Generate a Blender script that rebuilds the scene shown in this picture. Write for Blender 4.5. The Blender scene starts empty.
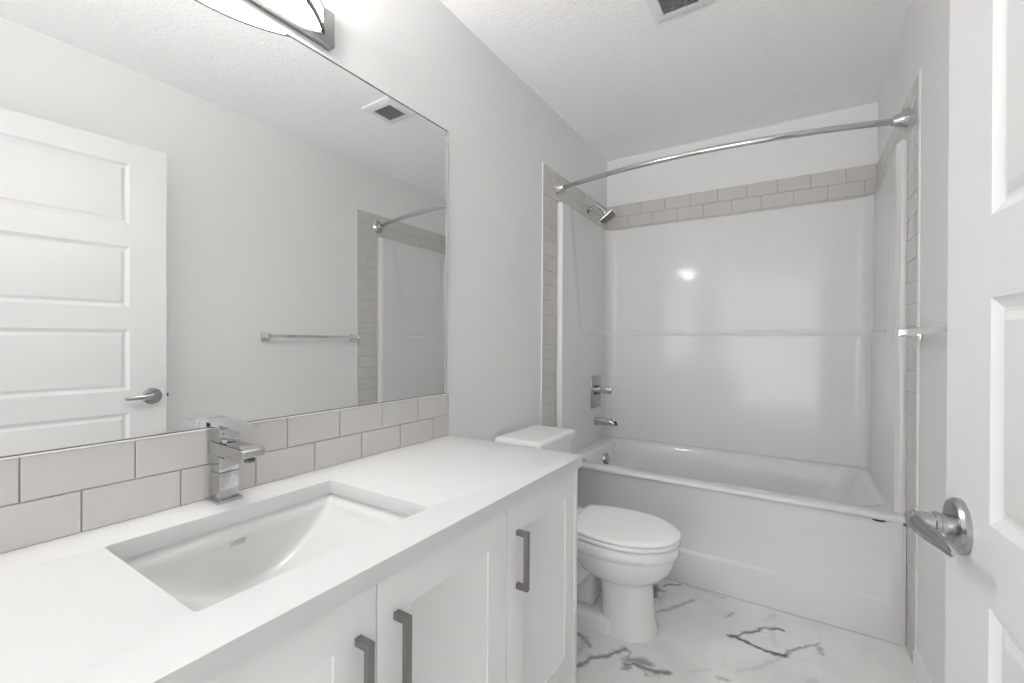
import bpy, bmesh, math
from mathutils import Vector, Matrix

# ------------------------------------------------------------------ camera, world, exposure
SC = bpy.context.scene
COL = SC.collection
CAM_F = 445.5575
YAW, PITCH, ROLL = math.radians(32.517), math.radians(-0.051), math.radians(0.345)
W, D, H, YB = 1.524, 3.080, 2.461, -3.60        # room width, far wall, ceiling, entry passage end, left open for the fill light

cam_data = bpy.data.cameras.new('camera')
cam_data.sensor_width = 36.0
cam_data.lens = CAM_F / 1024.0 * 36.0
cam_data.clip_start = 0.02
cam = bpy.data.objects.new('camera', cam_data)
COL.objects.link(cam)
_r = Vector((math.cos(YAW), math.sin(YAW), 0))
_f = Vector((-math.sin(YAW), math.cos(YAW), 0))
_u = Vector((0, 0, 1))
_f2 = _f * math.cos(PITCH) + _u * math.sin(PITCH)
_u2 = _u * math.cos(PITCH) - _f * math.sin(PITCH)
_r3 = _r * math.cos(ROLL) + _u2 * math.sin(ROLL)
_u3 = _u2 * math.cos(ROLL) - _r * math.sin(ROLL)
cm = Matrix((_r3, _u3, -_f2)).transposed().to_4x4()
cm.translation = Vector((1.1577, 0.0, 1.16))
cam.matrix_world = cm
SC.camera = cam

world = bpy.data.worlds.new('entry_fill')
SC.world = world
world.use_nodes = True
_wn = world.node_tree
_bg = _wn.nodes['Background']
_bg.inputs[1].default_value = 1.0
_tc = _wn.nodes.new('ShaderNodeTexCoord')                # added fill light through the open end, brighter from below to lift the ceiling
_sp = _wn.nodes.new('ShaderNodeSeparateXYZ')
_mr = _wn.nodes.new('ShaderNodeMapRange')
_mr.inputs['From Min'].default_value = -0.35; _mr.inputs['From Max'].default_value = 0.35
_mr.inputs['To Min'].default_value = 9.0; _mr.inputs['To Max'].default_value = 1.6
_wn.links.new(_tc.outputs['Generated'], _sp.inputs[0])
_wn.links.new(_sp.outputs['Z'], _mr.inputs['Value'])
_wn.links.new(_mr.outputs[0], _bg.inputs[1])
_bg.inputs[0].default_value = (1.0, 0.992, 0.985, 1)

SC.view_settings.view_transform = 'Standard'
SC.view_settings.look = 'None'
SC.view_settings.gamma = 1.0
SC.view_settings.use_curve_mapping = False
SC.view_settings.exposure = 0.0
SC.cycles.use_denoising = True
SC.cycles.max_bounces = 14
SC.cycles.diffuse_bounces = 8
SC.cycles.glossy_bounces = 8
SC.cycles.sample_clamp_indirect = 6.0
VANITY_LIGHT = 60.0

# ------------------------------------------------------------------ materials
def mat(name, col, rough=0.5, metal=0.0, bump=None, coat=0.0, spec=0.5, aniso=None, var=0.0):
    m = bpy.data.materials.new(name)
    m.use_nodes = True
    nt = m.node_tree
    b = nt.nodes['Principled BSDF']
    b.inputs['Base Color'].default_value = (*col, 1)
    b.inputs['Roughness'].default_value = rough
    b.inputs['Metallic'].default_value = metal
    b.inputs['Specular IOR Level'].default_value = spec
    b.inputs['Coat Weight'].default_value = coat
    b.inputs['Coat Roughness'].default_value = 0.05
    tc = nt.nodes.new('ShaderNodeTexCoord')
    if bump:
        scale, strength, dist, detail = bump
        n = nt.nodes.new('ShaderNodeTexNoise')
        n.inputs['Scale'].default_value = scale
        n.inputs['Detail'].default_value = detail
        bp = nt.nodes.new('ShaderNodeBump')
        bp.inputs['Strength'].default_value = strength
        bp.inputs['Distance'].default_value = dist
        nt.links.new(tc.outputs['Object'], n.inputs['Vector'])
        nt.links.new(n.outputs['Fac'], bp.inputs['Height'])
        nt.links.new(bp.outputs['Normal'], b.inputs['Normal'])
    if var:
        n2 = nt.nodes.new('ShaderNodeTexNoise')
        n2.inputs['Scale'].default_value = 9.0
        n2.inputs['Detail'].default_value = 3.0
        mx = nt.nodes.new('ShaderNodeMix')
        mx.data_type = 'RGBA'
        mx.inputs[6].default_value = (*[c * (1 - var) for c in col], 1)
        mx.inputs[7].default_value = (*[min(1, c * (1 + var)) for c in col], 1)
        nt.links.new(tc.outputs['Object'], n2.inputs['Vector'])
        nt.links.new(n2.outputs['Fac'], mx.inputs[0])
        nt.links.new(mx.outputs[2], b.inputs['Base Color'])
    return m

M = {}
M['wall'] = mat('wall_paint', (0.79, 0.79, 0.785), 0.65, bump=(260, 0.12, 0.002, 2))
M['ceiling'] = mat('ceiling_texture', (0.94, 0.94, 0.94), 0.9, bump=(75, 0.3, 0.010, 4))
M['trim'] = mat('white_trim', (0.80, 0.80, 0.79), 0.4, bump=(40, 0.02, 0.001, 2))
M['door'] = mat('white_door_paint', (0.70, 0.70, 0.697), 0.38, bump=(55, 0.03, 0.001, 2))
M['cabinet'] = mat('white_cabinet', (0.84, 0.84, 0.835), 0.42, bump=(30, 0.02, 0.001, 2))
M['quartz'] = mat('white_quartz', (0.67, 0.67, 0.667), 0.28, var=0.018)
M['porcelain'] = mat('white_porcelain', (0.82, 0.82, 0.813), 0.10, bump=(8, 0.01, 0.001, 1))
M['seat'] = mat('white_seat_plastic', (0.88, 0.88, 0.875), 0.2, bump=(8, 0.01, 0.001, 1))
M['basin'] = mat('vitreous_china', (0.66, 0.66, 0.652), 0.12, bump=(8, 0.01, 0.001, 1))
M['acrylic'] = mat('white_tub_acrylic', (0.74, 0.74, 0.737), 0.10, bump=(3, 0.02, 0.004, 1), spec=0.28)
M['tile'] = mat('grey_glazed_tile', (0.585, 0.573, 0.55), 0.22, bump=(14, 0.03, 0.002, 2), var=0.03)
M['grout'] = mat('grey_grout', (0.42, 0.41, 0.395), 0.9, bump=(300, 0.2, 0.001, 2))
M['edge'] = mat('white_tile_trim', (0.82, 0.82, 0.82), 0.3, bump=(40, 0.01, 0.001, 1))
M['chrome'] = mat('chrome', (0.58, 0.58, 0.585), 0.06, 1.0, bump=(6, 0.004, 0.001, 1))
M['polished'] = mat('polished_chrome', (0.78, 0.78, 0.785), 0.08, 1.0, bump=(6, 0.004, 0.001, 1))
M['steel'] = mat('satin_chrome', (0.44, 0.44, 0.44), 0.22, 1.0, bump=(180, 0.02, 0.001, 2))
M['nickel'] = mat('brushed_nickel', (0.38, 0.376, 0.37), 0.24, 1.0, bump=(220, 0.03, 0.001, 2))
M['gunmetal'] = mat('gunmetal_pull', (0.27, 0.262, 0.255), 0.35, 0.85, bump=(220, 0.02, 0.001, 2))
M['darkmetal'] = mat('dark_metal', (0.16, 0.155, 0.15), 0.35, 0.9, bump=(220, 0.02, 0.001, 2))
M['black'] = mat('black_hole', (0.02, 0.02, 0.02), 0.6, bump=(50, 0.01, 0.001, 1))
M['badge'] = mat('dark_badge', (0.07, 0.07, 0.07), 0.4, bump=(50, 0.01, 0.001, 1))
M['logo'] = mat('mauve_logo_ink', (0.44, 0.42, 0.48), 0.4, bump=(50, 0.01, 0.001, 1))
M['caulk'] = mat('caulk', (0.55, 0.54, 0.53), 0.6, bump=(90, 0.02, 0.001, 1))
M['vent'] = mat('white_vent', (0.80, 0.80, 0.80), 0.5, bump=(50, 0.01, 0.001, 1))
M['slat'] = mat('shaded_vent_louvre', (0.42, 0.42, 0.42), 0.5, bump=(50, 0.01, 0.001, 1))  # white louvres, their shade painted in as grey
M['ventdark'] = mat('vent_shadow_box', (0.05, 0.05, 0.05), 0.8, bump=(50, 0.01, 0.001, 1))
M['mirror'] = mat('silvered_glass', (0.93, 0.935, 0.93), 0.0, 1.0)

def glow_mat(k):
    m = bpy.data.materials.new('glowing_opal_glass')
    m.use_nodes = True
    b = m.node_tree.nodes['Principled BSDF']
    b.inputs['Base Color'].default_value = (0.9, 0.9, 0.9, 1)
    b.inputs['Emission Color'].default_value = (1.0, 0.98, 0.962, 1)
    b.inputs['Emission Strength'].default_value = VANITY_LIGHT * k
    return m
M['glow'] = glow_mat(1.0)
M['glow_top'] = glow_mat(1.7)      # top cap of the shade, boosted to throw extra light on the ceiling

# marble porcelain floor: 12 inch wide tiles, each vein a warped stroke on the floor (world metres)
VEINS = [  # (half width m, strength, points)
    (.012, .70, [(.441, 1.634), (.475, 1.615), (.500, 1.590)]),
    (.018, .45, [(.468, 1.628), (.476, 1.585), (.478, 1.545)]),
    (.012, .80, [(.505, 1.475), (.517, 1.49), (.535, 1.535), (.565, 1.572), (.617, 1.648)]),
    (.009, .65, [(.618, 1.650), (.640, 1.635), (.640, 1.606)]),
    (.018, .75, [(.648, 1.602), (.668, 1.610), (.715, 1.618)]),
    (.014, .85, [(.650, 1.578), (.672, 1.592), (.712, 1.588), (.750, 1.60), (.787, 1.612)]),
    (.011, .70, [(.651, 1.555), (.664, 1.575)]),
    (.009, .55, [(.705, 1.582), (.725, 1.560)]),
    (.030, .90, [(.600, 2.14), (.612, 2.10), (.618, 2.06)]),
    (.012, .75, [(.617, 2.06), (.632, 2.02)]),
    (.008, .75, [(.632, 2.180), (.665, 2.212), (.700, 2.232)]),
    (.011, .55, [(.645, 1.915), (.672, 1.96), (.715, 2.02), (.752, 2.095), (.772, 2.13)]),
    (.005, .45, [(.70, 2.234), (.79, 2.238), (.90, 2.225)]),
    (.009, .55, [(.912, 2.07), (.936, 2.115)]),
    (.011, 1.0, [(.942, 1.944), (.968, 1.963)]),
    (.009, .90, [(.968, 1.963), (.977, 1.992), (1.012, 2.018), (1.055, 2.078), (1.095, 2.103), (1.120, 2.108)]),
    (.008, 1.0, [(.970, 1.958), (1.006, 1.936), (1.075, 1.930), (1.125, 1.935), (1.134, 1.945)]),
    (.007, .70, [(1.134, 1.945), (1.137, 1.978), (1.180, 2.025), (1.218, 2.065), (1.236, 2.085)]),
    (.010, .60, [(1.216, 2.066), (1.240, 2.062), (1.246, 2.02)]),
    (.012, .25, [(1.075, 2.075), (1.093, 2.035), (1.098, 1.985)]),
    (.011, .55, [(.944, 1.69), (.966, 1.695)]),
    (.010, .25, [(.86, 1.67), (.905, 1.715)]),
    (.009, .28, [(.99, 1.765), (1.045, 1.795), (1.085, 1.87), (1.115, 1.92)]),
    (.010, .30, [(1.20, 1.83), (1.222, 1.86)]),
    (.009, .25, [(1.06, 2.145), (1.085, 2.20)]),
]
def floor_mat():
    m = bpy.data.materials.new('marble_porcelain_floor')
    m.use_nodes = True
    nt = m.node_tree
    b = nt.nodes['Principled BSDF']
    L = nt.links.new
    def node(t, **kw):
        n = nt.nodes.new(t)
        for k, v in kw.items(): setattr(n, k, v)
        return n
    tc = node('ShaderNodeTexCoord')
    n1 = node('ShaderNodeTexNoise'); n1.inputs['Scale'].default_value = 18; n1.inputs['Detail'].default_value = 4
    L(tc.outputs['Object'], n1.inputs['Vector'])
    sub = node('ShaderNodeVectorMath', operation='SUBTRACT'); sub.inputs[1].default_value = (.5, .5, .5)
    L(n1.outputs['Color'], sub.inputs[0])
    sc = node('ShaderNodeVectorMath', operation='MULTIPLY'); sc.inputs[1].default_value = (.038, .038, 0)
    L(sub.outputs[0], sc.inputs[0])
    add = node('ShaderNodeVectorMath', operation='ADD')
    L(tc.outputs['Object'], add.inputs[0]); L(sc.outputs[0], add.inputs[1])
    flat = node('ShaderNodeVectorMath', operation='MULTIPLY'); flat.inputs[1].default_value = (1, 1, 0)
    L(add.outputs[0], flat.inputs[0])
    nw = node('ShaderNodeTexNoise'); nw.inputs['Scale'].default_value = 34; nw.inputs['Detail'].default_value = 4
    L(tc.outputs['Object'], nw.inputs['Vector'])
    wr = node('ShaderNodeMapRange'); wr.inputs['From Min'].default_value = .3; wr.inputs['From Max'].default_value = .7
    wr.inputs['To Min'].default_value = .35; wr.inputs['To Max'].default_value = 1.5
    L(nw.outputs['Fac'], wr.inputs['Value'])
    acc = None
    for hw, s, pts in VEINS:
        for p, q in zip(pts[:-1], pts[1:]):
            a = (p[0], p[1], 0); ba = (q[0]-p[0], q[1]-p[1], 0); l2 = ba[0]**2 + ba[1]**2
            pa = node('ShaderNodeVectorMath', operation='SUBTRACT'); pa.inputs[1].default_value = a
            L(flat.outputs[0], pa.inputs[0])
            dt = node('ShaderNodeVectorMath', operation='DOT_PRODUCT'); dt.inputs[1].default_value = tuple(c/l2 for c in ba)
            L(pa.outputs[0], dt.inputs[0])
            cl = node('ShaderNodeClamp'); L(dt.outputs['Value'], cl.inputs[0])
            sv = node('ShaderNodeVectorMath', operation='SCALE'); sv.inputs[0].default_value = ba
            L(cl.outputs[0], sv.inputs['Scale'])
            ds = node('ShaderNodeVectorMath', operation='DISTANCE')
            L(pa.outputs[0], ds.inputs[0]); L(sv.outputs[0], ds.inputs[1])
            dv = node('ShaderNodeMath', operation='DIVIDE'); L(ds.outputs['Value'], dv.inputs[0]); L(wr.outputs[0], dv.inputs[1])
            mr = node('ShaderNodeMapRange', interpolation_type='SMOOTHSTEP')
            mr.inputs['From Min'].default_value = 0; mr.inputs['From Max'].default_value = hw * 2.1
            mr.inputs['To Min'].default_value = s; mr.inputs['To Max'].default_value = 0
            L(dv.outputs[0], mr.inputs['Value'])
            if acc is None: acc = mr.outputs[0]
            else:
                mx = node('ShaderNodeMath', operation='MAXIMUM')
                L(acc, mx.inputs[0]); L(mr.outputs[0], mx.inputs[1]); acc = mx.outputs[0]
    pw = node('ShaderNodeMath', operation='POWER'); pw.inputs[1].default_value = 1.5
    L(acc, pw.inputs[0]); acc = pw.outputs[0]
    # faint cloudy grey in the marble body
    n3 = node('ShaderNodeTexNoise'); n3.inputs['Scale'].default_value = 4; n3.inputs['Detail'].default_value = 5; n3.inputs['Distortion'].default_value = 1.2
    L(tc.outputs['Object'], n3.inputs['Vector'])
    cr = node('ShaderNodeValToRGB')
    cr.color_ramp.elements[0].position = .35; cr.color_ramp.elements[0].color = (.78, .78, .775, 1)
    cr.color_ramp.elements[1].position = .62; cr.color_ramp.elements[1].color = (.86, .858, .85, 1)
    L(n3.outputs['Fac'], cr.inputs['Fac'])
    mix = node('ShaderNodeMix', data_type='RGBA')
    mix.inputs[7].default_value = (.07, .07, .068, 1)
    L(acc, mix.inputs[0]); L(cr.outputs['Color'], mix.inputs[6])
    # hairline tile joints: every .305 across, every .61 along with a staggered start
    br = node('ShaderNodeTexBrick'); br.offset = .5
    br.inputs['Scale'].default_value = 1; br.inputs['Mortar Size'].default_value = .0008; br.inputs['Mortar Smooth'].default_value = .2
    br.inputs['Brick Width'].default_value = .61; br.inputs['Row Height'].default_value = .305
    mp = node('ShaderNodeMapping'); mp.inputs['Rotation'].default_value = (0, 0, math.pi/2); mp.inputs['Location'].default_value = (1.40, -.025, 0)
    L(tc.outputs['Object'], mp.inputs['Vector']); L(mp.outputs[0], br.inputs['Vector'])
    mix2 = node('ShaderNodeMix', data_type='RGBA'); mix2.inputs[7].default_value = (.72, .72, .71, 1)
    L(br.outputs['Fac'], mix2.inputs[0]); L(mix.outputs[2], mix2.inputs[6])
    L(mix2.outputs[2], b.inputs['Base Color'])
    b.inputs['Roughness'].default_value = .32
    return m
M['floor'] = floor_mat()

# ------------------------------------------------------------------ mesh helpers
def bevel_bm(bm, off, seg=2, ang=30):
    es = [e for e in bm.edges if len(e.link_faces) == 2 and e.calc_face_angle(0) > math.radians(ang)]
    if es and off > 0:
        bmesh.ops.bevel(bm, geom=es, offset=off, segments=seg, affect='EDGES', profile=.6, clamp_overlap=True)

def box(bm, x0, x1, y0, y1, z0, z1, bev=0, seg=2):
    t = bmesh.new()
    vs = [t.verts.new((x, y, z)) for x in (x0, x1) for y in (y0, y1) for z in (z0, z1)]
    for f in ((0,1,3,2),(4,6,7,5),(0,4,5,1),(2,3,7,6),(0,2,6,4),(1,5,7,3)):
        t.faces.new([vs[i] for i in f])
    bmesh.ops.recalc_face_normals(t, faces=t.faces)
    bevel_bm(t, bev, seg)
    merge(bm, t)
    return bm

def merge(bm, t):
    me = bpy.data.meshes.new('tmp'); t.to_mesh(me); t.free(); bm.from_mesh(me); bpy.data.meshes.remove(me)

def loft(bm, rings, cap0=True, cap1=True, closed=True):
    vr = [[bm.verts.new(p) for p in r] for r in rings]
    n = len(rings[0])
    for a, b in zip(vr[:-1], vr[1:]):
        for i in range(n if closed else n-1):
            j = (i+1) % n
            bm.faces.new((a[i], a[j], b[j], b[i]))
    if cap0 and closed: bm.faces.new(list(reversed(vr[0])))
    if cap1 and closed: bm.faces.new(vr[-1])
    return vr

def tube(bm, pts, rad, n=16, flat=None):
    """swept tube; rad a number or list; flat=(a,b) makes an elliptical/box section"""
    pts = [Vector(p) for p in pts]
    rings = []
    up = None
    for i, p in enumerate(pts):
        t = (pts[min(i+1, len(pts)-1)] - pts[max(i-1, 0)]).normalized()
        if up is None:
            up = Vector((0,0,1)) if abs(t.z) < .9 else Vector((0,1,0))
        s = t.cross(up).normalized(); up = s.cross(t).normalized()
        r = rad[i] if isinstance(rad, (list, tuple)) else rad
        a, b = flat if flat else (1, 1)
        rings.append([p + s*math.cos(2*math.pi*k/n)*r*a + up*math.sin(2*math.pi*k/n)*r*b for k in range(n)])
    loft(bm, rings)
    return bm

def lathe(bm, o, axis, prof, n=32):
    """prof: list of (distance along axis, radius)"""
    o = Vector(o); ax = Vector(axis).normalized()
    s = ax.orthogonal().normalized(); t = ax.cross(s)
    rings = [[o + ax*h + (s*math.cos(2*math.pi*k/n) + t*math.sin(2*math.pi*k/n))*max(r, 1e-4) for k in range(n)] for h, r in prof]
    loft(bm, rings)
    return bm

def root_loc(o):
    while o.parent: o = o.parent
    return o.location

def obj(name, bm, m, parent=None, ang=35, recalc=True):
    if recalc: bmesh.ops.recalc_face_normals(bm, faces=bm.faces)
    me = bpy.data.meshes.new(name)
    if parent is not None:
        bmesh.ops.translate(bm, verts=bm.verts, vec=-Vector(root_loc(parent)))
    bm.to_mesh(me); bm.free()
    for p in me.polygons: p.use_smooth = True
    me.set_sharp_from_angle(angle=math.radians(ang))
    ms = m if isinstance(m, (list, tuple)) else [m]
    for x in ms: me.materials.append(M[x])
    o = bpy.data.objects.new(name, me); COL.objects.link(o)
    if parent is not None: o.parent = parent
    return o

def B(*a, **k): return box(bmesh.new(), *a, **k)

def thing(name, label, cat, loc):
    o = bpy.data.objects.new(name, None); o.empty_display_size = .05
    COL.objects.link(o); o.location = loc
    o['label'] = label; o['category'] = cat
    return o

def tag(o, label, cat):
    o['label'] = label; o['category'] = cat
    return o

def struct(name, bm, m, label=None, parent=None):
    o = obj(name, bm, m, parent)
    o['kind'] = 'structure'
    if label: o['label'] = label
    return o

# ------------------------------------------------------------------ room shell
struct('floor', B(-.12, W+.12, YB, D+.12, -.10, 0), 'floor')
struct('ceiling', B(-.12, W+.12, YB, D+.12, H, H+.10), 'ceiling')
struct('wall_left', B(-.12, 0, YB, D+.12, 0, H), 'wall')
struct('wall_right', B(W, W+.12, YB, D+.12, 0, H), 'wall')
struct('wall_far', B(0, W, D, D+.12, 0, H), 'wall')
struct('wall_front', B(1.462, W, -.06, .06, 0, H), 'wall')
struct('trim_1', B(1.443, 1.462, -.06, .06, 0, 2.07, bev=.002), 'trim')

def baseboard_bm(x_wall, sgn, y0, y1):
    bm = bmesh.new()
    prof = [(0, 0), (.013, 0), (.013, .075), (.010, .086), (.006, .092), (0, .092)]
    loft(bm, [[(x_wall + sgn*a, y, z) for a, z in prof] for y in (y0, y1)])
    return bm
struct('baseboard_right', baseboard_bm(W, -1, .06, 2.0835), 'trim')
struct('baseboard_left', baseboard_bm(0, 1, 1.352, 2.105), 'trim')

# ------------------------------------------------------------------ tiles
TH, TL = .0815, .163
def tile_patch(place, rects, rows_from, joint, g=.0024, dep=(.004, .008), u_clip=None):
    """place(u, z, d) -> point; rects: list of (u0,u1,z0,z1) regions; rows_from: (z of a row top); joint(row)-> u of one joint"""
    bt, bg = bmesh.new(), bmesh.new()
    def slab(bm, u0, u1, z0, z1, d, bev):
        t = bmesh.new()
        lo = [t.verts.new(place(u, z, 0.0004)) for u, z in ((u0,z0),(u1,z0),(u1,z1),(u0,z1))]
        b = bev
        mid = [t.verts.new(place(u, z, d-b)) for u, z in ((u0,z0),(u1,z0),(u1,z1),(u0,z1))]
        hi = [t.verts.new(place(u, z, d)) for u, z in ((u0+b,z0+b),(u1-b,z0+b),(u1-b,z1-b),(u0+b,z1-b))]
        for A, C in ((lo, mid), (mid, hi)):
            for i in range(4):
                j = (i+1) % 4; t.faces.new((A[i], A[j], C[j], C[i]))
        t.faces.new(hi)
        merge(bm, t)
    for (u0, u1, z0, z1) in rects:
        slab(bg, u0, u1, z0, z1, dep[0], .0001)
        k0 = math.floor((rows_from - z1) / TH) - 1
        k = k0
        while True:
            top = rows_from - k*TH; bot = top - TH
            if top <= z0 + .002: break
            if bot < z1 - .002:
                a, c = max(bot + g/2, z0), min(top - g/2, z1)
                j = joint(k); n0 = math.floor((u0 - j)/TL) - 1
                u = j + n0*TL
                while u < u1:
                    s, e = max(u + g/2, u0), min(u + TL - g/2, u1)
                    if e - s > .004 and c - a > .004: slab(bt, s, e, a, c, dep[1], .0012)
                    u += TL
            k += 1
    return bt, bg

ZB0, ZB1 = .7895, .9505
t = thing('tile_backsplash', 'two rows of large pale grey subway tiles between the white countertop and the mirror', 'backsplash', (0, .5, ZB0))
bt, bg = tile_patch(lambda u, z, d: (d, u, z), [(-.33, 1.345, ZB0, ZB1)], ZB1 + .0005, lambda k: .196 if k % 2 == 0 else .277)
obj('tiles', bt, 'tile', t); obj('grout', bg, 'grout', t)

ZT = 2.121
STOP_ = 1.955
t = thing('tile_border', 'grey subway tile strip on the left wall behind the shower head and chrome spout end', 'tile border', (0, 2.113, 0))
bt, bg = tile_patch(lambda u, z, d: (d, u, z), [(2.113, 2.278, 0, ZT), (2.278, D-.0085, STOP_+.001, ZT)], ZT, lambda k: 2.113 if k % 2 else 2.113 + TL/2, dep=(.0025, .005))
obj('tiles', bt, 'tile', t); obj('grout', bg, 'grout', t)
obj('edge_trim', B(.0003, .0062, 2.106, 2.1128, 0, ZT+.001, bev=.0015), 'edge', t)
t = thing('tile_border', 'two rows of grey subway tile running across the far wall above the white tub surround', 'tile border', (W/2, D, STOP_))
bt, bg = tile_patch(lambda u, z, d: (u, D - d, z), [(.0055, W-.0055, STOP_+.001, ZT+.008)], ZT+.008, lambda k: .083 if k % 2 == 0 else .0)
obj('tiles', bt, 'tile', t); obj('grout', bg, 'grout', t)
t = thing('tile_border', 'grey subway tile strip on the right wall beside the half-open white door', 'tile border', (W, 2.102, 0))
bt, bg = tile_patch(lambda u, z, d: (W - d, u, z), [(2.102, 2.278, 0, ZT), (2.278, D-.0085, STOP_+.001, ZT)], ZT, lambda k: 2.113 if k % 2 else 2.113 + TL/2, dep=(.0025, .005))
obj('tiles', bt, 'tile', t); obj('grout', bg, 'grout', t)
obj('edge_trim', B(W-.0058, W-.0003, 2.084, 2.1018, 0, ZT+.001, bev=.0015), 'edge', t)

# ------------------------------------------------------------------ panelled slabs (doors)
def panel_slab(to_world, w0, w1, z0, z1, thick, panels, steps, both=False, bev=.0015):
    """slab with moulded panels. to_world(s, d, z): d = depth below the front face. steps: [(inset, depth)...]"""
    bm = bmesh.new()
    ss = sorted({w0, w1, *[p[0] for p in panels], *[p[1] for p in panels]})
    zs = sorted({z0, z1, *[p[2] for p in panels], *[p[3] for p in panels]})
    def face(side):
        f = (lambda s, d, z: to_world(s, d, z)) if side == 0 else (lambda s, d, z: to_world(s, thick-d, z))
        for a, b_ in zip(ss[:-1], ss[1:]):
            for c, e in zip(zs[:-1], zs[1:]):
                cs, cz = (a+b_)/2, (c+e)/2
                P = [p for p in panels if p[0] < cs < p[1] and p[2] < cz < p[3]]
                if P:
                    p = P[0]
                    if abs(a-p[0]) > 1e-6 or abs(c-p[2]) > 1e-6: continue
                    rings = [[f(p[0]+i, d, p[2]+i), f(p[1]-i, d, p[2]+i), f(p[1]-i, d, p[3]-i), f(p[0]+i, d, p[3]-i)] for i, d in [(0, 0)] + steps]
                    loft(bm, rings, cap0=False)
                else:
                    bm.faces.new([bm.verts.new(f(*q)) for q in ((a,0,c),(b_,0,c),(b_,0,e),(a,0,e))])
    face(0)
    if both: face(1)
    else: bm.faces.new([bm.verts.new(to_world(s, thick, z)) for s, z in ((w0,z0),(w1,z0),(w1,z1),(w0,z1))])
    def strip(pts):
        for (s, z), (s2, z2) in zip(pts[:-1], pts[1:]):
            bm.faces.new([bm.verts.new(v) for v in (to_world(s,0,z), to_world(s2,0,z2), to_world(s2,thick,z2), to_world(s,thick,z))])
    strip([(s, z0) for s in ss]); strip([(s, z1) for s in ss]); strip([(w0, z) for z in zs]); strip([(w1, z) for z in zs])
    bmesh.ops.remove_doubles(bm, verts=bm.verts, dist=1e-5)
    bmesh.ops.recalc_face_normals(bm, faces=bm.faces)
    es = [e for e in bm.edges if len(e.link_faces) == 2 and e.calc_face_angle(0) > math.radians(50)]
    if not both and es:
        bmesh.ops.bevel(bm, geom=es, offset=bev, segments=2, affect='EDGES', profile=.6, clamp_overlap=True)
    elif es:
        es = [e for e in es if e.calc_face_angle(0) > math.radians(80)]
        bmesh.ops.bevel(bm, geom=es, offset=bev, segments=2, affect='EDGES', profile=.6, clamp_overlap=True)
    return bm

# ------------------------------------------------------------------ vanity cabinet
VY0, VY1, CT0, CT1 = -.33, 1.350, .755, .789
van = thing('bathroom_vanity', 'long white shaker bathroom vanity with dark square pulls on the left wall', 'vanity', (.27, .52, 0))
bm = bmesh.new()
xb = .5345
box(bm, .002, xb, VY0+.005, VY0+.023, .0, CT0-.001)
box(bm, .002, xb, .930, .948, .09, CT0-.001)
box(bm, .002, .014, VY0+.023, 1.326, .09, CT0-.001)
box(bm, .014, xb, VY0+.023, 1.326, .09, .108)
box(bm, xb-.018, xb, VY0+.023, 1.326, .715, CT0-.001)
obj('carcass', bm, 'cabinet', van)
obj('end_panel', B(.002, .557, 1.3275, 1.348, 0, CT0-.0005, bev=.0015), 'cabinet', van)
obj('toe_kick', B(.45, .466, VY0+.023, 1.3272, 0, .0895, bev=.001), 'cabinet', van)
def vdoor(y0, y1, hy, sl, sr):
    d = obj('door', panel_slab(lambda s, dd, z: (.554 - dd, s, z), y0, y1, .096, .748, .019,
            [(y0+sl, y1-sr, .096+.078, .669)], [(.0006, .0032), (.0012, .0036)], bev=.0006), 'cabinet', van)
    bm = bmesh.new()
    prof = [(.5535, .674), (.588, .674), (.588, .524), (.5535, .524), (.5535, .537), (.5765, .537), (.5765, .661), (.5535, .661)]
    loft(bm, [[(x, y, z) for x, z in prof] for y in (hy-.0065, hy+.0065)])
    bmesh.ops.recalc_face_normals(bm, faces=bm.faces); bevel_bm(bm, .0008, 2, 40)
    h = obj('handle', bm, 'gunmetal', d)
    h['label'] = 'dark gunmetal square bar pull'
vdoor(-.303, .106, .048, .078, .078)
vdoor(.109, .5195, .482, .078, .083)
vdoor(.5225, .9295, .565, .078, .078)
vdoor(.9325, 1.3265, .978, .078, .060)

# ------------------------------------------------------------------ countertop with sink cutout
SX0, SX1, SY0, SY1 = .120, .473, .279, .738
def rrect(x0, x1, y0, y1, r, z, n=6):
    pts = []
    for cx, cy, a0 in ((x1-r, y1-r, 0), (x0+r, y1-r, 90), (x0+r, y0+r, 180), (x1-r, y0+r, 270)):
        for k in range(n+1):
            a = math.radians(a0 + 90*k/n)
            pts.append((cx + r*math.cos(a), cy + r*math.sin(a), z))
    return pts
bm = bmesh.new()
inner = [bm.verts.new(p) for p in rrect(SX0, SX1, SY0, SY1, .008, CT1)]
outer = [bm.verts.new(p) for p in rrect(.0, .574, VY0, VY1, .002, CT1)]
es = []
for loop in (inner, outer):
    for i in range(len(loop)): es.append(bm.edges.new((loop[i], loop[(i+1) % len(loop)])))
bmesh.ops.triangle_fill(bm, use_beauty=True, use_dissolve=False, edges=es)
r = bmesh.ops.extrude_face_region(bm, geom=bm.faces[:])
bmesh.ops.translate(bm, verts=[v for v in r['geom'] if isinstance(v, bmesh.types.BMVert)], vec=(0, 0, CT0-CT1))
bmesh.ops.recalc_face_normals(bm, faces=bm.faces)
bevel_bm(bm, .0018, 2, 60)
tag(obj('countertop', bm, 'quartz', None, ang=40), 'white quartz countertop with a rectangular sink cutout on the vanity', 'countertop')

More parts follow.
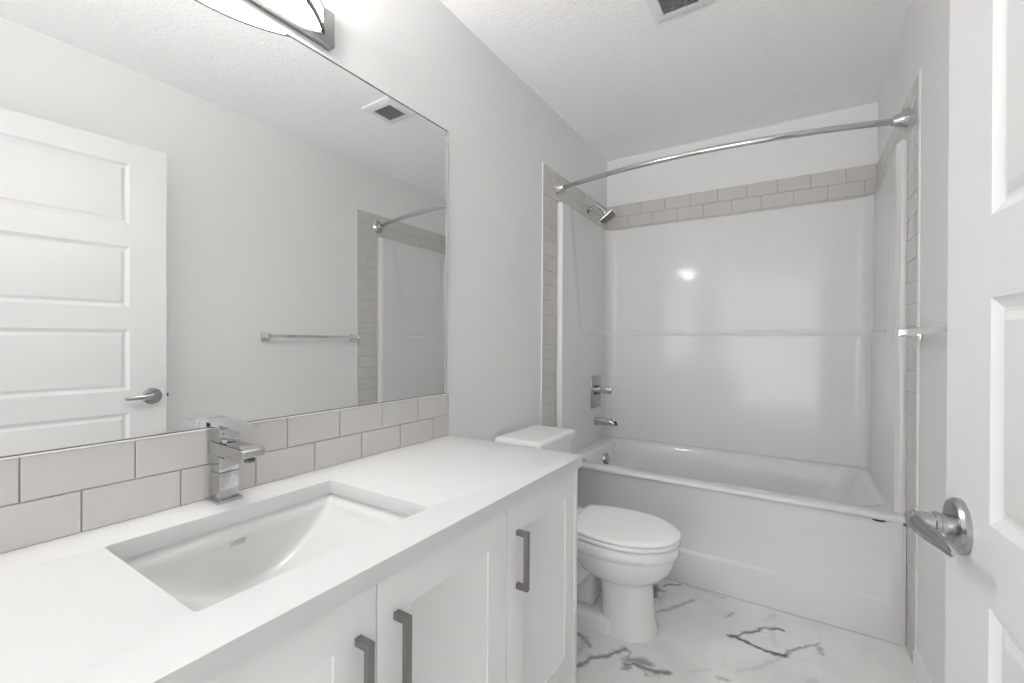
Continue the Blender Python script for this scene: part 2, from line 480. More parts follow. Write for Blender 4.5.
# ------------------------------------------------------------------ undermount sink
sink = thing('undermount_sink', 'white rectangular undermount sink with curved sloping ends set into the countertop', 'sink', (.295, .509, .60))
bm = bmesh.new()
bx0, bx1, by0, by1 = SX0-.004, SX1+.004, SY0-.006, SY1+.006
def basin_z(x, y):
    t = (y - (by0+by1)/2) / ((by1-by0)/2); s = (x - (bx0+bx1)/2) / ((bx1-bx0)/2)
    ledge = .030
    tt = min(1, abs(t)/(1-.075)); sx = min(1, abs(s)/(1-.055))
    f = 1 - tt**2.1
    w = 1 - sx**24
    zz = CT0 - .001
    lip = .022 * min(1.0, max(0.0, (1-abs(t))*9)) ** .6 * min(1.0, max(0.0, (1-abs(s))*13)) ** .6
    return zz - lip - .112*f*max(0, w)**.8
nx, ny = 72, 96
def spread(i, n):   # denser near both ends
    u = i/n
    return .5 - .5*math.cos(math.pi*u)
gv = [[bm.verts.new((bx0 + (bx1-bx0)*spread(i, nx), by0 + (by1-by0)*spread(j, ny),
      basin_z(bx0 + (bx1-bx0)*spread(i, nx), by0 + (by1-by0)*spread(j, ny)))) for j in range(ny+1)] for i in range(nx+1)]
for i in range(nx):
    for j in range(ny): bm.faces.new((gv[i][j], gv[i+1][j], gv[i+1][j+1], gv[i][j+1]))
# outer flange and shell under the counter
per = [gv[i][0] for i in range(nx+1)] + [gv[nx][j] for j in range(1, ny+1)] + [gv[i][ny] for i in range(nx-1, -1, -1)] + [gv[0][j] for j in range(ny-1, 0, -1)]
cx_, cy_ = (bx0+bx1)/2, (by0+by1)/2
def grow(v, kx, ky, z): return (cx_ + (v.co.x-cx_)*kx, cy_ + (v.co.y-cy_)*ky, z)
prev = per
for kx, ky, z in ((1.09, 1.07, CT0-.001), (1.09, 1.07, CT0-.014), (1.03, 1.03, CT0-.018), (.9, .80, .62), (.5, .5, .598)):
    ring = [bm.verts.new(grow(v, kx, ky, z)) for v in per]
    for i in range(len(per)):
        j = (i+1) % len(per); bm.faces.new((prev[i], prev[j], ring[j], ring[i]))
    prev = ring
bm.faces.new(prev)
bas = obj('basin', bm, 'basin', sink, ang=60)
dbm = bmesh.new()
dz = basin_z(cx_, cy_)
lathe(dbm, (cx_, cy_, dz-.004), (0, 0, 1), [(0, .028), (.006, .028), (.0075, .024), (.0055, .018), (.008, .016), (.010, .008), (.0105, 0)])
o = obj('drain', dbm, 'chrome', sink); o['label'] = 'chrome drain'
# faint maker's mark printed on the back wall of the basin
cu = bpy.data.curves.new('mark', 'FONT'); cu.body = 'GERBER'; cu.size = .0105; cu.extrude = .0003; cu.align_x = 'CENTER'
to = bpy.data.objects.new('mark', cu); COL.objects.link(to)
bpy.context.view_layer.update()
me = bpy.data.meshes.new_from_object(to.evaluated_get(bpy.context.evaluated_depsgraph_get()))
bpy.data.objects.remove(to)
bm = bmesh.new(); bm.from_mesh(me); bpy.data.meshes.remove(me)
# under-rule of the mark
box(bm, -.017, .017, -.0037, -.0026, 0, .0005)
def basin_hit(y, z):
    lo, hi = bx0, cx_
    for _ in range(40):
        mid = (lo+hi)/2
        if basin_z(mid, y) > z: lo = mid
        else: hi = mid
    return (lo+hi)/2
LY, LZ = .503, .714
pa = Vector((basin_hit(LY, LZ), LY, LZ))
vy = (Vector((basin_hit(LY+.02, LZ), LY+.02, LZ)) - pa).normalized()
vz = (Vector((basin_hit(LY, LZ+.008), LY, LZ+.008)) - pa).normalized()
nn = vy.cross(vz).normalized()
for v in bm.verts:
    v.co = pa + vy*v.co.x + vz*v.co.y + nn*(v.co.z + .0009)
o = obj('maker_mark', bm, 'logo', bas); o['label'] = 'tiny mauve printed mark'

# ------------------------------------------------------------------ faucet
fa = thing('faucet', 'square chrome single-lever basin faucet standing behind the sink', 'faucet', (.042, .514, CT1))
obj('base_plate', B(.012, .071, .486, .542, CT1, CT1+.007, bev=.0015), 'chrome', fa)
fb = obj('body', B(.022, .062, .493, .536, CT1+.007, .895, bev=.002), 'chrome', fa)
obj('joint_ring', B(.0235, .0628, .4925, .5365, .856, .8585, bev=.0005), 'darkmetal', fb)
bm = bmesh.new()
pr = [(.012, .8955), (.150, .8985), (.164, .903), (.168, .908), (.168, .918), (.163, .9225), (.012, .9255)]
loft(bm, [[(x, y, z) for x, z in pr] for y in (.4905, .5385)])
bmesh.ops.recalc_face_normals(bm, faces=bm.faces); bevel_bm(bm, .0015, 2, 40)
sp = obj('spout', bm, 'chrome', fa)
bm = bmesh.new(); lathe(bm, (.150, .5145, .8988), (0, 0, -1), [(0, .011), (.006, .011), (.006, .008), (.002, .008)], 20)
o = obj('aerator', bm, 'darkmetal', sp)
bm = bmesh.new()
loft(bm, [[(.022, y, .9255), (.064, y, .9255), (.060, y, .968), (.018, y, .968)] for y in (.4935, .5355)])
bmesh.ops.recalc_face_normals(bm, faces=bm.faces); bevel_bm(bm, .001, 2, 40)
obj('cartridge_block', bm, 'chrome', fa)
bm = bmesh.new()
pr = [(.008, .9665), (.060, .9672), (.143, .9618), (.1445, .963), (.143, .9645), (.060, .9735), (.012, .9745), (.008, .972)]
loft(bm, [[(x, y, z) for x, z in pr] for y in (.4915, .5375)])
bmesh.ops.recalc_face_normals(bm, faces=bm.faces); bevel_bm(bm, .0009, 2, 40)
obj('lever_handle', bm, 'chrome', fa)
bm = bmesh.new(); lathe(bm, (.070, .500, .931), (1, -.35, .02), [(-.014, .0001), (-.014, .0052), (.012, .0052), (.013, .0045)], 16)
o = obj('index_screw', bm, 'chrome', fa)

# ------------------------------------------------------------------ mirror
MZ0, MZ1, MY0, MY1 = .953, 1.978, -.29, 1.328
mi = thing('wall_mirror', 'large frameless rectangular wall mirror above the tiled backsplash', 'mirror', (0, .52, MZ0))
def mx_(y, z): return .0020 + .001*(y - MY0) + .0055*(MZ1 - z)      # the sheet leans back a little: its foot stands on the tile edge
bm = bmesh.new()
loft(bm, [[(.0003, MY0, z), (mx_(MY0, z), MY0, z), (mx_(MY1, z), MY1, z), (.0003, MY1, z)] for z in (MZ0+.003, MZ1)])
obj('glass', bm, 'mirror', mi)
o = obj('bottom_channel', B(.0003, .0118, MY0, MY1, MZ0-.0022, MZ0+.0012, bev=.0006), 'edge', mi); o['label'] = 'thin pale channel under the mirror'
obj('bottom_edge', B(.0003, .0112, MY0, MY1, MZ0+.0012, MZ0+.0030), 'darkmetal', mi)
bm = B(.0002, .0062, MY0, MY1, MZ1+.0002, MZ1+.0016)
box(bm, .0002, .0110, MY1+.0002, MY1+.0018, MZ0, MZ1)
obj('polished_edge', bm, 'steel', mi)

# ------------------------------------------------------------------ vanity light
vl = thing('vanity_light', 'nickel vanity wall light with a glowing bowed white shade above the mirror', 'wall light', (0, .51, 2.054))
obj('backplate', B(.0, .026, .21, .81, 2.004, 2.104, bev=.0012), 'nickel', vl)
YC, HC, SAG = .51, .264, .114
RR = (HC**2 + SAG**2) / (2*SAG)
def arc(off, n=40, base=.026):
    a0 = math.asin(HC/RR)
    return [(base + (RR+off)*math.cos(-a0 + 2*a0*k/n) - (RR - SAG) , YC + (RR+off)*math.sin(-a0 + 2*a0*k/n)) for k in range(n+1)]
bm = bmesh.new()
rings = []
for z, o_ in ((2.033, -.006), (2.035, -.004), (2.078, -.004), (2.080, -.006)):
    rings.append([(max(x, .0262), y, z) for x, y in arc(o_)])
loft(bm, rings)
sd = obj('shade', bm, ['glow', 'glow_top'], vl)
for p in sd.data.polygons:
    if p.normal.z > .9 and p.area > .005: p.material_index = 1
def strap(z0, z1):
    bm = bmesh.new()
    A, Bq = arc(-.0035), arc(.0035)
    for ringA, ringB in ((A, Bq),):
        rr = [[(max(a[0], .0261), a[1], z0), (max(b[0], .0261), b[1], z0), (max(b[0], .0261), b[1], z1), (max(a[0], .0261), a[1], z1)] for a, b in zip(ringA, ringB)]
        loft(bm, rr)
    return bm
obj('strap', strap(2.024, 2.038), 'darkmetal', vl)
obj('strap', strap(2.076, 2.090), 'darkmetal', vl)

# ------------------------------------------------------------------ tub
TY = 2.246
tub = thing('bathtub', 'white alcove bathtub with a recessed front apron across the far end', 'bathtub', (W/2, 2.65, 0))
bm = bmesh.new()
TZ = .492
def rr_(x0, x1, y0, y1, r, z): return rrect(x0, x1, y0, y1, r, z, 8)
x0o, x1o = .006, W-.006
rings = [
    rr_(x0o, x1o, TY+.028, D-.002, .004, .462),
    rr_(x0o, x1o, TY+.005, D-.002, .004, .469),
    rr_(x0o, x1o, TY, D-.002, .004, .476),
    rr_(x0o, x1o, TY+.002, D-.002, .006, .484),
    rr_(x0o, x1o, TY+.008, D-.002, .012, .4895),
    rr_(x0o, x1o, TY+.018, D-.002, .014, TZ),
    rr_(.105, 1.475, TY+.078, 3.012, .09, TZ),
    rr_(.117, 1.463, TY+.090, 3.000, .09, TZ-.004),
    rr_(.126, 1.450, TY+.099, 2.992, .09, TZ-.016),
    rr_(.140, 1.405, TY+.110, 2.980, .10, TZ-.09),
    rr_(.160, 1.330, TY+.125, 2.965, .11, TZ-.20),
    rr_(.185, 1.250, TY+.140, 2.950, .12, TZ-.30),
    rr_(.220, 1.190, TY+.170, 2.920, .12, TZ-.345),
    rr_(.300, 1.100, TY+.230, 2.860, .10, TZ-.36),
]
loft(bm, rings, cap0=False)
shell = obj('shell', bm, 'acrylic', tub, ang=50)
bm = panel_slab(lambda s, d, z: (s, TY + .004 + d, z), .006, W-.0150, 0.0005, .473, .034,
    [(.04, 1.478, .150, .4725)], [(.002, .003), (.008, .016), (.013, .020)], bev=.003)
ap = obj('apron', bm, 'acrylic', tub, ang=40)
bm = bmesh.new()
lathe(bm, (.136, 2.715, .412), (1, -.1, .12), [(-.01, .040), (.010, .040), (.016, .036), (.018, .030), (.014, .026), (.020, .021), (.022, .010), (.022, 0)])
o = obj('overflow_plate', bm, 'steel', tub); o['label'] = 'round chrome overflow plate'
bm = bmesh.new()
lathe(bm, (.40, 2.66, TZ-.361), (0, 0, 1), [(0, .035), (.004, .035), (.006, .030), (.004, .022), (.010, .020), (.011, 0)])
o = obj('drain', bm, 'chrome', tub); o['label'] = 'chrome drain'
bm = bmesh.new()
t_ = bmesh.new(); lathe(t_, (0, 0, 0), (0, -1, 0), [(0, 1), (.0018, 1), (.0026, .9), (.0026, 0)], 28)
bmesh.ops.scale(t_, verts=t_.verts, vec=(.0215, 1, .0075)); bmesh.ops.translate(t_, verts=t_.verts, vec=(1.438, TY+.0238, .461))
merge(bm, t_)
o = obj('badge', bm, 'badge', tub); o['label'] = 'small dark oval badge on the apron'
obj('caulk_line', B(.02, W-.02, TY+.001, TY+.005, 0, .003, bev=.001), 'caulk', tub)

# ------------------------------------------------------------------ surround
FY = 2.283
su = thing('shower_surround', 'glossy white three-sided tub surround with a moulded ridge at mid height', 'tub surround', (W/2, D, TZ))
bm = bmesh.new()
TK, RC = .025, .07
ys0 = FY
path = []   # (x, y, nx, ny, side) inner face; normals point into the alcove
def seg_lin(a, b, n, nx, ny, side):
    for k in range(n):
        f = k/n
        path.append((a[0]+(b[0]-a[0])*f, a[1]+(b[1]-a[1])*f, nx, ny, side))
def seg_arc(cx, cy, r, a0, a1, n, side):
    for k in range(n):
        a = math.radians(a0 + (a1-a0)*k/n)
        path.append((cx + r*math.cos(a), cy + r*math.sin(a), -math.cos(a), -math.sin(a), side))
xl, xr, yb = TK, W-TK, D-.032
# rounded front edge of the left wall
path.append((.0005, FY+.012, 0, 0, 0)); path.append((.0005, FY+.003, 0, 0, 0)); path.append((.004, FY, 0, 0, 0)); path.append((xl-.008, FY, 0, 0, 0)); path.append((xl-.002, FY+.002, 0, 0, 0))
seg_lin((xl, FY+.009), (xl, yb-RC), 60, 1, 0, 0)
seg_arc(xl+RC, yb-RC, RC, 180, 90, 14, 1)
seg_lin((xl+RC, yb), (xr-RC, yb), 30, 0, -1, 1)
seg_arc(xr-RC, yb-RC, RC, 90, 0, 14, 1)
seg_lin((xr, yb-RC), (xr, FY+.009), 60, -1, 0, 2)
path.append((xr, FY+.009, 0, 0, 2)); path.append((xr+.002, FY+.002, 0, 0, 0)); path.append((xr+.008, FY, 0, 0, 0)); path.append((W-.004, FY, 0, 0, 0)); path.append((W-.0005, FY+.003, 0, 0, 0)); path.append((W-.0005, FY+.012, 0, 0, 0))
STOP = STOP_
zs = [TZ+.0006] + [TZ + .004 + (1.181-TZ)*k/14 for k in range(15)] + [1.190 + .004*k for k in range(11)] + [1.24 + (STOP-.012-1.24)*k/14 for k in range(15)] + [STOP-.006, STOP-.002, STOP]
def smooth(a, b, x):
    t = max(0, min(1, (x-a)/(b-a))); return t*t*(3-2*t)
def inset(y, z, side):
    ridge = 1 - smooth(1.198, 1.216, z)            # lower body stands proud of the upper field
    bead = .004*math.exp(-((z-1.222)/.008)**2)
    if side == 1: m = 1
    else:
        yl = 2.42 + (1.93 - z)*.205                # slanted front boundary of the recessed field on the end walls
        m = smooth(yl-.035, yl+.035, y)
    up = .010 * (1-m) * (1-ridge)
    draft = .013 * max(0, (z-1.26)/.70)**2 if side == 1 else 0
    return .010*ridge + up + bead*m - draft
rows = []
for iz, z in enumerate(zs):
    row = []
    top = max(0, (z - (STOP-.012)) / .012)
    rnd = .010 * (1 - math.sqrt(max(0, 1 - top*top)))
    for (x, y, nx_, ny_, side) in path:
        i = inset(y, z, side) if (nx_ or ny_) else 0
        if nx_ or ny_: i -= rnd
        fy = 0
        row.append((x + nx_*i, y + ny_*i, z))
    rows.append(row)
wall_ring = []
for (x, y, nx_, ny_, side) in path:
    px = x - nx_*TK; py = y - ny_*TK
    px = min(max(px, .0005), W-.0005); py = min(max(py, FY), D-.0005)
    if not (nx_ or ny_): px, py = (0.0005 if x < W/2 else W-.0005), max(y, FY+.004)
    wall_ring.append((px, py, STOP))
rows.append(wall_ring)
rows.append([(p[0], p[1], TZ+.0006) for p in wall_ring])
loft(bm, rows, closed=False)
obj('wall_panels', bm, 'acrylic', su, ang=50)
# lower legs of the front flange running down beside the tub apron
bm = B(W-.0145, W-.0060, TY+.003, TY+.03, 0.0005, TZ-.034, bev=.003)
obj('side_flange', bm, 'acrylic', su)

# ------------------------------------------------------------------ shower fittings on the left end wall
xw = xl + .0105
va = thing('shower_valve', 'chrome rectangular shower valve with a square lever on the left surround wall', 'shower valve', (xw, 2.80, .826))
obj('escutcheon', B(xw, xw+.006, 2.715, 2.880, .724, .934, bev=.0015), 'steel', va)
bm = B(xw+.006, xw+.036, 2.775, 2.825, .822, .852, bev=.002)
obj('hub', bm, 'chrome', va)
bm = B(xw+.020, xw+.115, 2.772, 2.800, .822, .860, bev=.002)
obj('lever_handle', bm, 'chrome', va)
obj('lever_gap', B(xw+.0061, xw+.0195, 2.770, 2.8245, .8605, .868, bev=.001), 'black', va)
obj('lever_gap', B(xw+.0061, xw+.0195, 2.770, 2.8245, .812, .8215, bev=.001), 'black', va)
ts = thing('tub_spout', 'chrome tub spout with a diverter below the shower valve', 'tub spout', (xw, 2.80, .635))
bm = bmesh.new()
rings = []
for x, zt, zb_, hw in ((xw, .662, .606, .029), (xw+.012, .662, .606, .029), (xw+.014, .658, .610, .025), (xw+.08, .653, .612, .024), (xw+.120, .650, .612, .024), (xw+.136, .640, .614, .022)):
    cz = (zt+zb_)/2; hh = (zt-zb_)/2
    ring = []
    for k in range(24):
        a = 2*math.pi*k/24; c, s = math.cos(a), math.sin(a)
        e = .55
        ring.append((x + (.012*(-s) if x > xw+.11 else 0), 2.80 + hw*math.copysign(abs(c)**e, c), cz + hh*math.copysign(abs(s)**e, s)))
    rings.append(ring)
loft(bm, rings)
sb = obj('spout_body', bm, 'chrome', ts)
bm = bmesh.new()
t_ = bmesh.new(); lathe(t_, (0, 0, 0), (1, -.25, .45), [(0, 1), (.05, .95), (.05, 0)], 24)
for v in t_.verts: v.co = Vector((v.co.x*.017, v.co.y*.0175, v.co.z*.017))
bmesh.ops.translate(t_, verts=t_.verts, vec=(xw+.1395, 2.799, .629)); merge(bm, t_)
o = obj('mouth', bm, 'black', sb); o['label'] = 'dark open mouth of the spout'
bm = bmesh.new(); lathe(bm, (xw+.112, 2.80, .648), (0, 0, 1), [(0, .004), (.008, .004), (.009, .007), (.016, .007), (.017, .005)], 16)
obj('diverter_knob', bm, 'chrome', ts)

sh = thing('overhead_shower', 'square chrome shower head on a bent arm above the left end of the tub', 'shower head', (.008, 2.729, 2.025))
bm = bmesh.new(); lathe(bm, (.0053, 2.729, 2.025), (1, 0, 0), [(0, .030), (.003, .030), (.010, .022), (.014, .012)])
obj('flange', bm, 'chrome', sh)
bm = bmesh.new()
pts = []
P = [Vector((.012, 2.729, 2.025)), Vector((.060, 2.732, 2.052)), Vector((.085, 2.738, 2.030)), Vector((.108, 2.745, 1.996))]
for k in range(17):
    f = k/16
    pts.append(((1-f)**3)*P[0] + 3*f*(1-f)**2*P[1] + 3*f*f*(1-f)*P[2] + f**3*P[3])
tube(bm, pts, .0095)
obj('arm', bm, 'chrome', sh)
bm = bmesh.new(); lathe(bm, pts[-1], (P[3]-P[2]), [(-.012, .013), (.0, .015), (.010, .015), (.018, .012)], 20)
obj('swivel_nut', bm, 'chrome', sh)
hd = bmesh.new(); box(hd, -.052, .052, -.052, .052, -.007, .007, bev=.003)
dirn = Vector((.55, .05, -.80)).normalized()
rot = dirn.to_track_quat('Z', 'Y').to_matrix().to_4x4()
hc = Vector((.128, 2.748, 1.963))
bmesh.ops.transform(hd, matrix=Matrix.Translation(hc) @ rot, verts=hd.verts)
ho = obj('head_plate', hd, 'chrome', sh)
hd = bmesh.new(); box(hd, -.048, .048, -.048, .048, .0068, .0095, bev=.001)
bmesh.ops.transform(hd, matrix=Matrix.Translation(hc) @ rot, verts=hd.verts)
o = obj('spray_face', hd, 'darkmetal', ho); o['label'] = 'dark spray face'

# ------------------------------------------------------------------ curved curtain rod
cr = thing('curtain_rod', 'curved chrome shower curtain rod spanning the alcove from wall to wall', 'curtain rod', (W/2, 2.285, 2.031))
bm = bmesh.new()
tube(bm, [(.028 + (W-.056)*k/48, 2.285 - .108*(1 - (((.028 + (W-.056)*k/48) - .762)/.734)**2), 2.031) for k in range(49)], .0125, 20)
obj('rod', bm, 'chrome', cr)
for x, sg in ((.0053, 1), (W-.0053, -1)):
    bm = bmesh.new()
    lathe(bm, (x, 2.285, 2.031), (sg, -.12, 0), [(0, .046), (.005, .046), (.010, .041), (.024, .031), (.040, .022), (.046, .020), (.050, .015)])
    obj('flange', bm, 'chrome', cr)

# ------------------------------------------------------------------ towel bar
tb = thing('towel_bar', 'square chrome towel bar on the right wall behind the open door', 'towel bar', (W, 1.755, 1.182))
obj('bar', B(1.464, 1.475, 1.430, 2.073, 1.188, 1.206, bev=.001), 'polished', tb)
for y in (1.432, 2.055):
    bm = B(W-.008, W-.0002, y-.016, y+.034, 1.170, 1.218, bev=.0015)
    box(bm, 1.462, W-.008, y-.004, y+.022, 1.184, 1.210, bev=.0015)
    obj('post', bm, 'polished', tb)

# ------------------------------------------------------------------ ceiling vent
ve = thing('ceiling_vent', 'square white exhaust vent with shade-darkened grille on the ceiling above the toilet', 'vent', (.775, 1.738, H))
VX0, VX1, WY0, WY1 = .712, .842, 1.676, 1.800
bm = bmesh.new()
Z = H
rings = [[(VX0-.046, WY0-.046, Z), (VX1+.046, WY0-.046, Z), (VX1+.046, WY1+.046, Z), (VX0-.046, WY1+.046, Z)],
         [(VX0-.044, WY0-.044, Z-.006), (VX1+.044, WY0-.044, Z-.006), (VX1+.044, WY1+.044, Z-.006), (VX0-.044, WY1+.044, Z-.006)],
         [(VX0-.012, WY0-.012, Z-.016), (VX1+.012, WY0-.012, Z-.016), (VX1+.012, WY1+.012, Z-.016), (VX0-.012, WY1+.012, Z-.016)],
         [(VX0, WY0, Z-.016), (VX1, WY0, Z-.016), (VX1, WY1, Z-.016), (VX0, WY1, Z-.016)],
         [(VX0, WY0, Z-.001), (VX1, WY0, Z-.001), (VX1, WY1, Z-.001), (VX0, WY1, Z-.001)]]
loft(bm, rings, cap0=True, cap1=False)
fr = obj('frame', bm, 'vent', ve, ang=20)
obj('duct_opening', B(VX0+.0005, VX1-.0005, WY0+.0005, WY1-.0005, Z-.004, Z-.0015), 'ventdark', ve)
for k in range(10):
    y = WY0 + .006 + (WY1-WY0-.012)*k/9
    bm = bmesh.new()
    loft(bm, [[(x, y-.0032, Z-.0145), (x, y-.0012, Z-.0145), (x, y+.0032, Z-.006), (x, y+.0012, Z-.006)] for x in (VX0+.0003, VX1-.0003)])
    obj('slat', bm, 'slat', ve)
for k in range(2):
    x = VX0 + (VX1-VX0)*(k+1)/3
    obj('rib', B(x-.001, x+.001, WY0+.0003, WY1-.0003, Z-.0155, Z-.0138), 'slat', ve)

# ------------------------------------------------------------------ toilet
TCY = 1.802
to_ = thing('toilet', 'white two-piece toilet with closed lid between the vanity and the bathtub', 'toilet', (.40, TCY, 0))
def egg(xb, xf, hw, z, n=48, back=2.6, cxr=.46):
    """egg outline: blunt back, rounded front"""
    cx = xb + (xf-xb)*cxr
    pts = []
    for k in range(n):
        a = 2*math.pi*k/n
        c, s = math.cos(a), math.sin(a)
        if c >= 0: x = cx + (xf-cx)*abs(c)**.97
        else: x = cx - (cx-xb)*abs(c)**(2/back)
        e = 1.0 if c >= 0 else 2/back
        y = hw*math.copysign(abs(s)**e, s)
        pts.append((x, TCY + y, z))
    return pts
bm = bmesh.new()
rings = [
    egg(.480, .700, .108, 0, back=3.2, cxr=.52), egg(.480, .700, .107, .012, back=3.2, cxr=.52),
    egg(.485, .690, .103, .05, back=3.2, cxr=.52),
    egg(.485, .684, .098, .11, back=3.2, cxr=.52), egg(.480, .680, .095, .16, back=3.0, cxr=.52),
    egg(.470, .678, .094, .192, back=3.0, cxr=.5), egg(.455, .682, .099, .203, back=2.8, cxr=.5),
    egg(.420, .702, .120, .218, cxr=.48), egg(.390, .728, .142, .238), egg(.368, .752, .158, .264),
    egg(.350, .765, .167, 0.3000), egg(.338, .770, .171, 0.3180), egg(.333, .772, .172, 0.3240), egg(.330, .780, .178, 0.3280),
    egg(.330, .781, .179, 0.3430), egg(.330, .781, .179, 0.3580), egg(.333, .777, .176, 0.3665), egg(.338, .773, .172, 0.3700), egg(.40, .72, .12, 0.3710)]
loft(bm, rings)
obj('bowl', bm, 'porcelain', to_, ang=60)
# rear foot, trapway and tank deck
bm = bmesh.new()
def rbx(x0, x1, hw, z, r): return rrect(x0, x1, TCY-hw, TCY+hw, r, z, 6)
loft(bm, [rbx(.19, .57, .112, 0, .05), rbx(.19, .57, .111, .040, .05), rbx(.195, .565, .106, .050, .05), rbx(.21, .55, .094, .054, .05)])
obj('foot', bm, 'porcelain', to_, ang=60)
bm = bmesh.new()
for sg in (-1, 1):
    pts = [Vector((.470, TCY+sg*.060, .285)), Vector((.400, TCY+sg*.068, .225)), Vector((.330, TCY+sg*.072, .150)), Vector((.255, TCY+sg*.066, .125)), Vector((.205, TCY+sg*.05, .16)), Vector((.185, TCY+sg*.04, .23))]
    sm = []
    for i in range(len(pts)-1):
        p0, p1, p2, p3 = pts[max(i-1,0)], pts[i], pts[i+1], pts[min(i+2, len(pts)-1)]
        for k in range(8):
            f = k/8
            sm.append(.5*((2*p1) + (p2-p0)*f + (2*p0-5*p1+4*p2-p3)*f*f + (3*p1-p0-3*p2+p3)*f**3))
    sm.append(pts[-1])
    tube(bm, sm, [.054]*len(sm), 20)
box(bm, .18, .45, TCY-.055, TCY+.055, .045, .33, bev=.03, seg=4)
obj('trapway', bm, 'porcelain', to_, ang=60)
for sg in (-1, 1):
    bm = bmesh.new(); lathe(bm, (.31, TCY+sg*.096, .050), (0, 0, 1), [(0, .016), (.012, .015), (.022, .009), (.025, 0)], 20)
    obj('bolt_cap', bm, 'seat', to_)
bm = bmesh.new()
loft(bm, [rbx(.06, .36, .10, .30, .04), rbx(.05, .36, .155, .335, .05), rbx(.045, .36, .165, .352, .05), rbx(.05, .355, .160, .362, .05), rbx(.06, .35, .15, .364, .05)])
obj('tank_deck', bm, 'porcelain', to_, ang=60)
bm = bmesh.new()
def tbx(x0, x1, hw, z, r): return rrect(x0, x1, 1.815-hw, 1.815+hw, r, z, 6)
loft(bm, [tbx(.045, .225, .160, .3645, .03), tbx(.035, .236, .170, .385, .035), tbx(.030, .245, .178, .55, .035), tbx(.028, .247, .181, .693, .035)])
tk = obj('tank', bm, 'porcelain', to_, ang=60)
bm = bmesh.new()
loft(bm, [tbx(.026, .250, .184, .6935, .035), tbx(.020, .262, .192, .6965, .03), tbx(.019, .263, .193, .718, .03), tbx(.022, .260, .190, .728, .03), tbx(.030, .252, .182, .7330, .03), tbx(.05, .23, .16, .734, .03)])
obj('tank_lid', bm, 'porcelain', to_, ang=60)
def slab_egg(rings_): 
    bm = bmesh.new(); loft(bm, rings_); return bm
def lid_ring(off, z, n=56):
    """seat outline: straight back edge with crisp corners, swelling sides, round front"""
    pts = []
    xb_, xm, xf_, hb, hm = .350+off*.8, .555, .786-off, .140-off, .182-off
    half = []
    for k in range(24):                                   # front half-ellipse, tip to the widest point
        a = math.pi/2*k/23
        half.append((xm + (xf_-xm)*math.cos(a), hm*math.sin(a)))
    for k in range(1, 19):                                # swelling side, widest point to the back corner
        f = k/18
        half.append((xm + (xb_+.012-xm)*f, hm + (hb-hm)*(f*f)))
    half += [(xb_+.004, hb-.003), (xb_, hb-.012)]
    for x, y in half: pts.append((x, TCY+y, z))
    for x, y in reversed(half[1:]): pts.append((x, TCY-y, z))
    return pts
obj('seat', slab_egg([lid_ring(.016, 0.3710), lid_ring(.014, 0.3752), lid_ring(.003, 0.3758), lid_ring(.0, 0.3785), lid_ring(.0, 0.3880), lid_ring(.003, 0.3912), lid_ring(.014, 0.3916), lid_ring(.016, 0.3945)]), 'seat', to_, ang=50)
obj('lid', slab_egg([lid_ring(.006, 0.3948), lid_ring(.001, 0.3965), lid_ring(.0, 0.3995), lid_ring(.001, 0.4045), lid_ring(.006, 0.4080), lid_ring(.030, 0.4100), lid_ring(.09, 0.4110)]), 'seat', to_, ang=50)
for sg in (-1, 1):
    bm = B(.318, .350, TCY+sg*.075-.022, TCY+sg*.075+.022, .3645, .400, bev=.007, seg=3)
    obj('hinge', bm, 'seat', to_)

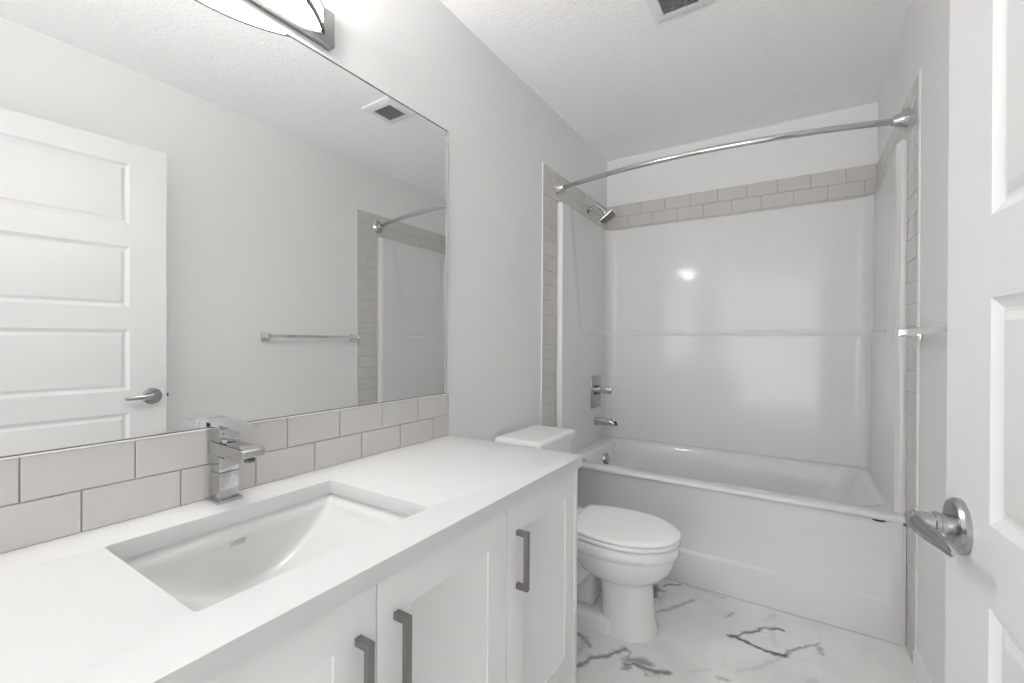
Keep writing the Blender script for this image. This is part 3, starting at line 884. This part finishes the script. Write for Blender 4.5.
# ------------------------------------------------------------------ door (half open into the room)
ang = math.radians(4.1)
P0 = Vector((1.347, .832, 0))
dv = Vector((-math.sin(ang), math.cos(ang), 0)); dn = Vector((math.cos(ang), math.sin(ang), 0))
def dw(s, d, z): return P0 + dv*s + dn*d + Vector((0, 0, z))
S0, S1, DZ1 = -.745, .056, 2.045
pan = [(S0+.135, -.080, z, z+.270) for z in (.209, .577, .945, 1.313, 1.681)]
dr = bpy.data.objects.new('door_1', None); COL.objects.link(dr); dr.location = dw(S0, .0175, 0)
dr['kind'] = 'structure'; dr['label'] = 'white five-panel interior door standing half open at the right'
obj('slab', panel_slab(dw, S0, S1, .006, DZ1, .035, pan, [(.002, .0015), (.013, .007), (.018, .0075), (.028, .003), (.032, .0025)], both=True, bev=.0015), 'door', dr, ang=12)
hz = .914
for side in (0, 1):
    k = -1 if side == 0 else 1
    base = 0 if side == 0 else .035
    bm = bmesh.new()
    lathe(bm, dw(0, base, hz), dn*k, [(-.001, .037), (.006, .037), (.010, .034), (.012, .026), (.0125, .018)])
    rs = obj('rose', bm, 'steel', dr); rs['label'] = 'round satin chrome rose'
    bm = bmesh.new()
    lathe(bm, dw(0, base + k*.010, hz), dn*k, [(0, .0135), (.012, .0135), (.013, .0150), (.018, .0150), (.019, .0125), (.046, .0120)])
    # lever: curved blade swept from the neck back toward the hinge
    pts = [dw(.012, base + k*.044, hz+.002), dw(.0, base + k*.049, hz+.002), dw(-.02, base + k*.051, hz+.001), dw(-.05, base + k*.047, hz), dw(-.075, base + k*.042, hz-.001), dw(-.095, base + k*.038, hz-.002), dw(-.103, base + k*.038, hz-.002)]
    tube(bm, pts, [.006, .0120, .0125, .0110, .0095, .0085, .004], 18, flat=(.62, 1.0))
    lv = obj('lever', bm, 'steel', dr); lv['label'] = 'satin chrome lever handle'
bm = bmesh.new()
def dbox(bm, s0, s1, d0, d1, z0, z1):
    t = bmesh.new(); vs = [t.verts.new(dw(s, d, z)) for s in (s0, s1) for d in (d0, d1) for z in (z0, z1)]
    for f in ((0,1,3,2),(4,6,7,5),(0,4,5,1),(2,3,7,6),(0,2,6,4),(1,5,7,3)): t.faces.new([vs[i] for i in f])
    merge(bm, t); return bm
dbox(bm, S1-.001, S1+.0012, .006, .029, hz-.03, hz+.03)
o = obj('latch_plate', bm, 'steel', dr)
o2 = obj('latch_bolt', dbox(bmesh.new(), S1+.001, S1+.010, .010, .024, hz-.008, hz+.008), 'darkmetal', dr)
for z in (.22, 1.03, 1.84):
    bm = bmesh.new()
    lathe(bm, dw(S0-.006, .040, z), (0, 0, 1), [(-.045, .006), (.045, .006)], 14)
    dbox(bm, S0-.006, S0+.0, .006, .040, z-.045, z+.045)
    obj('hinge', bm, 'steel', dr)
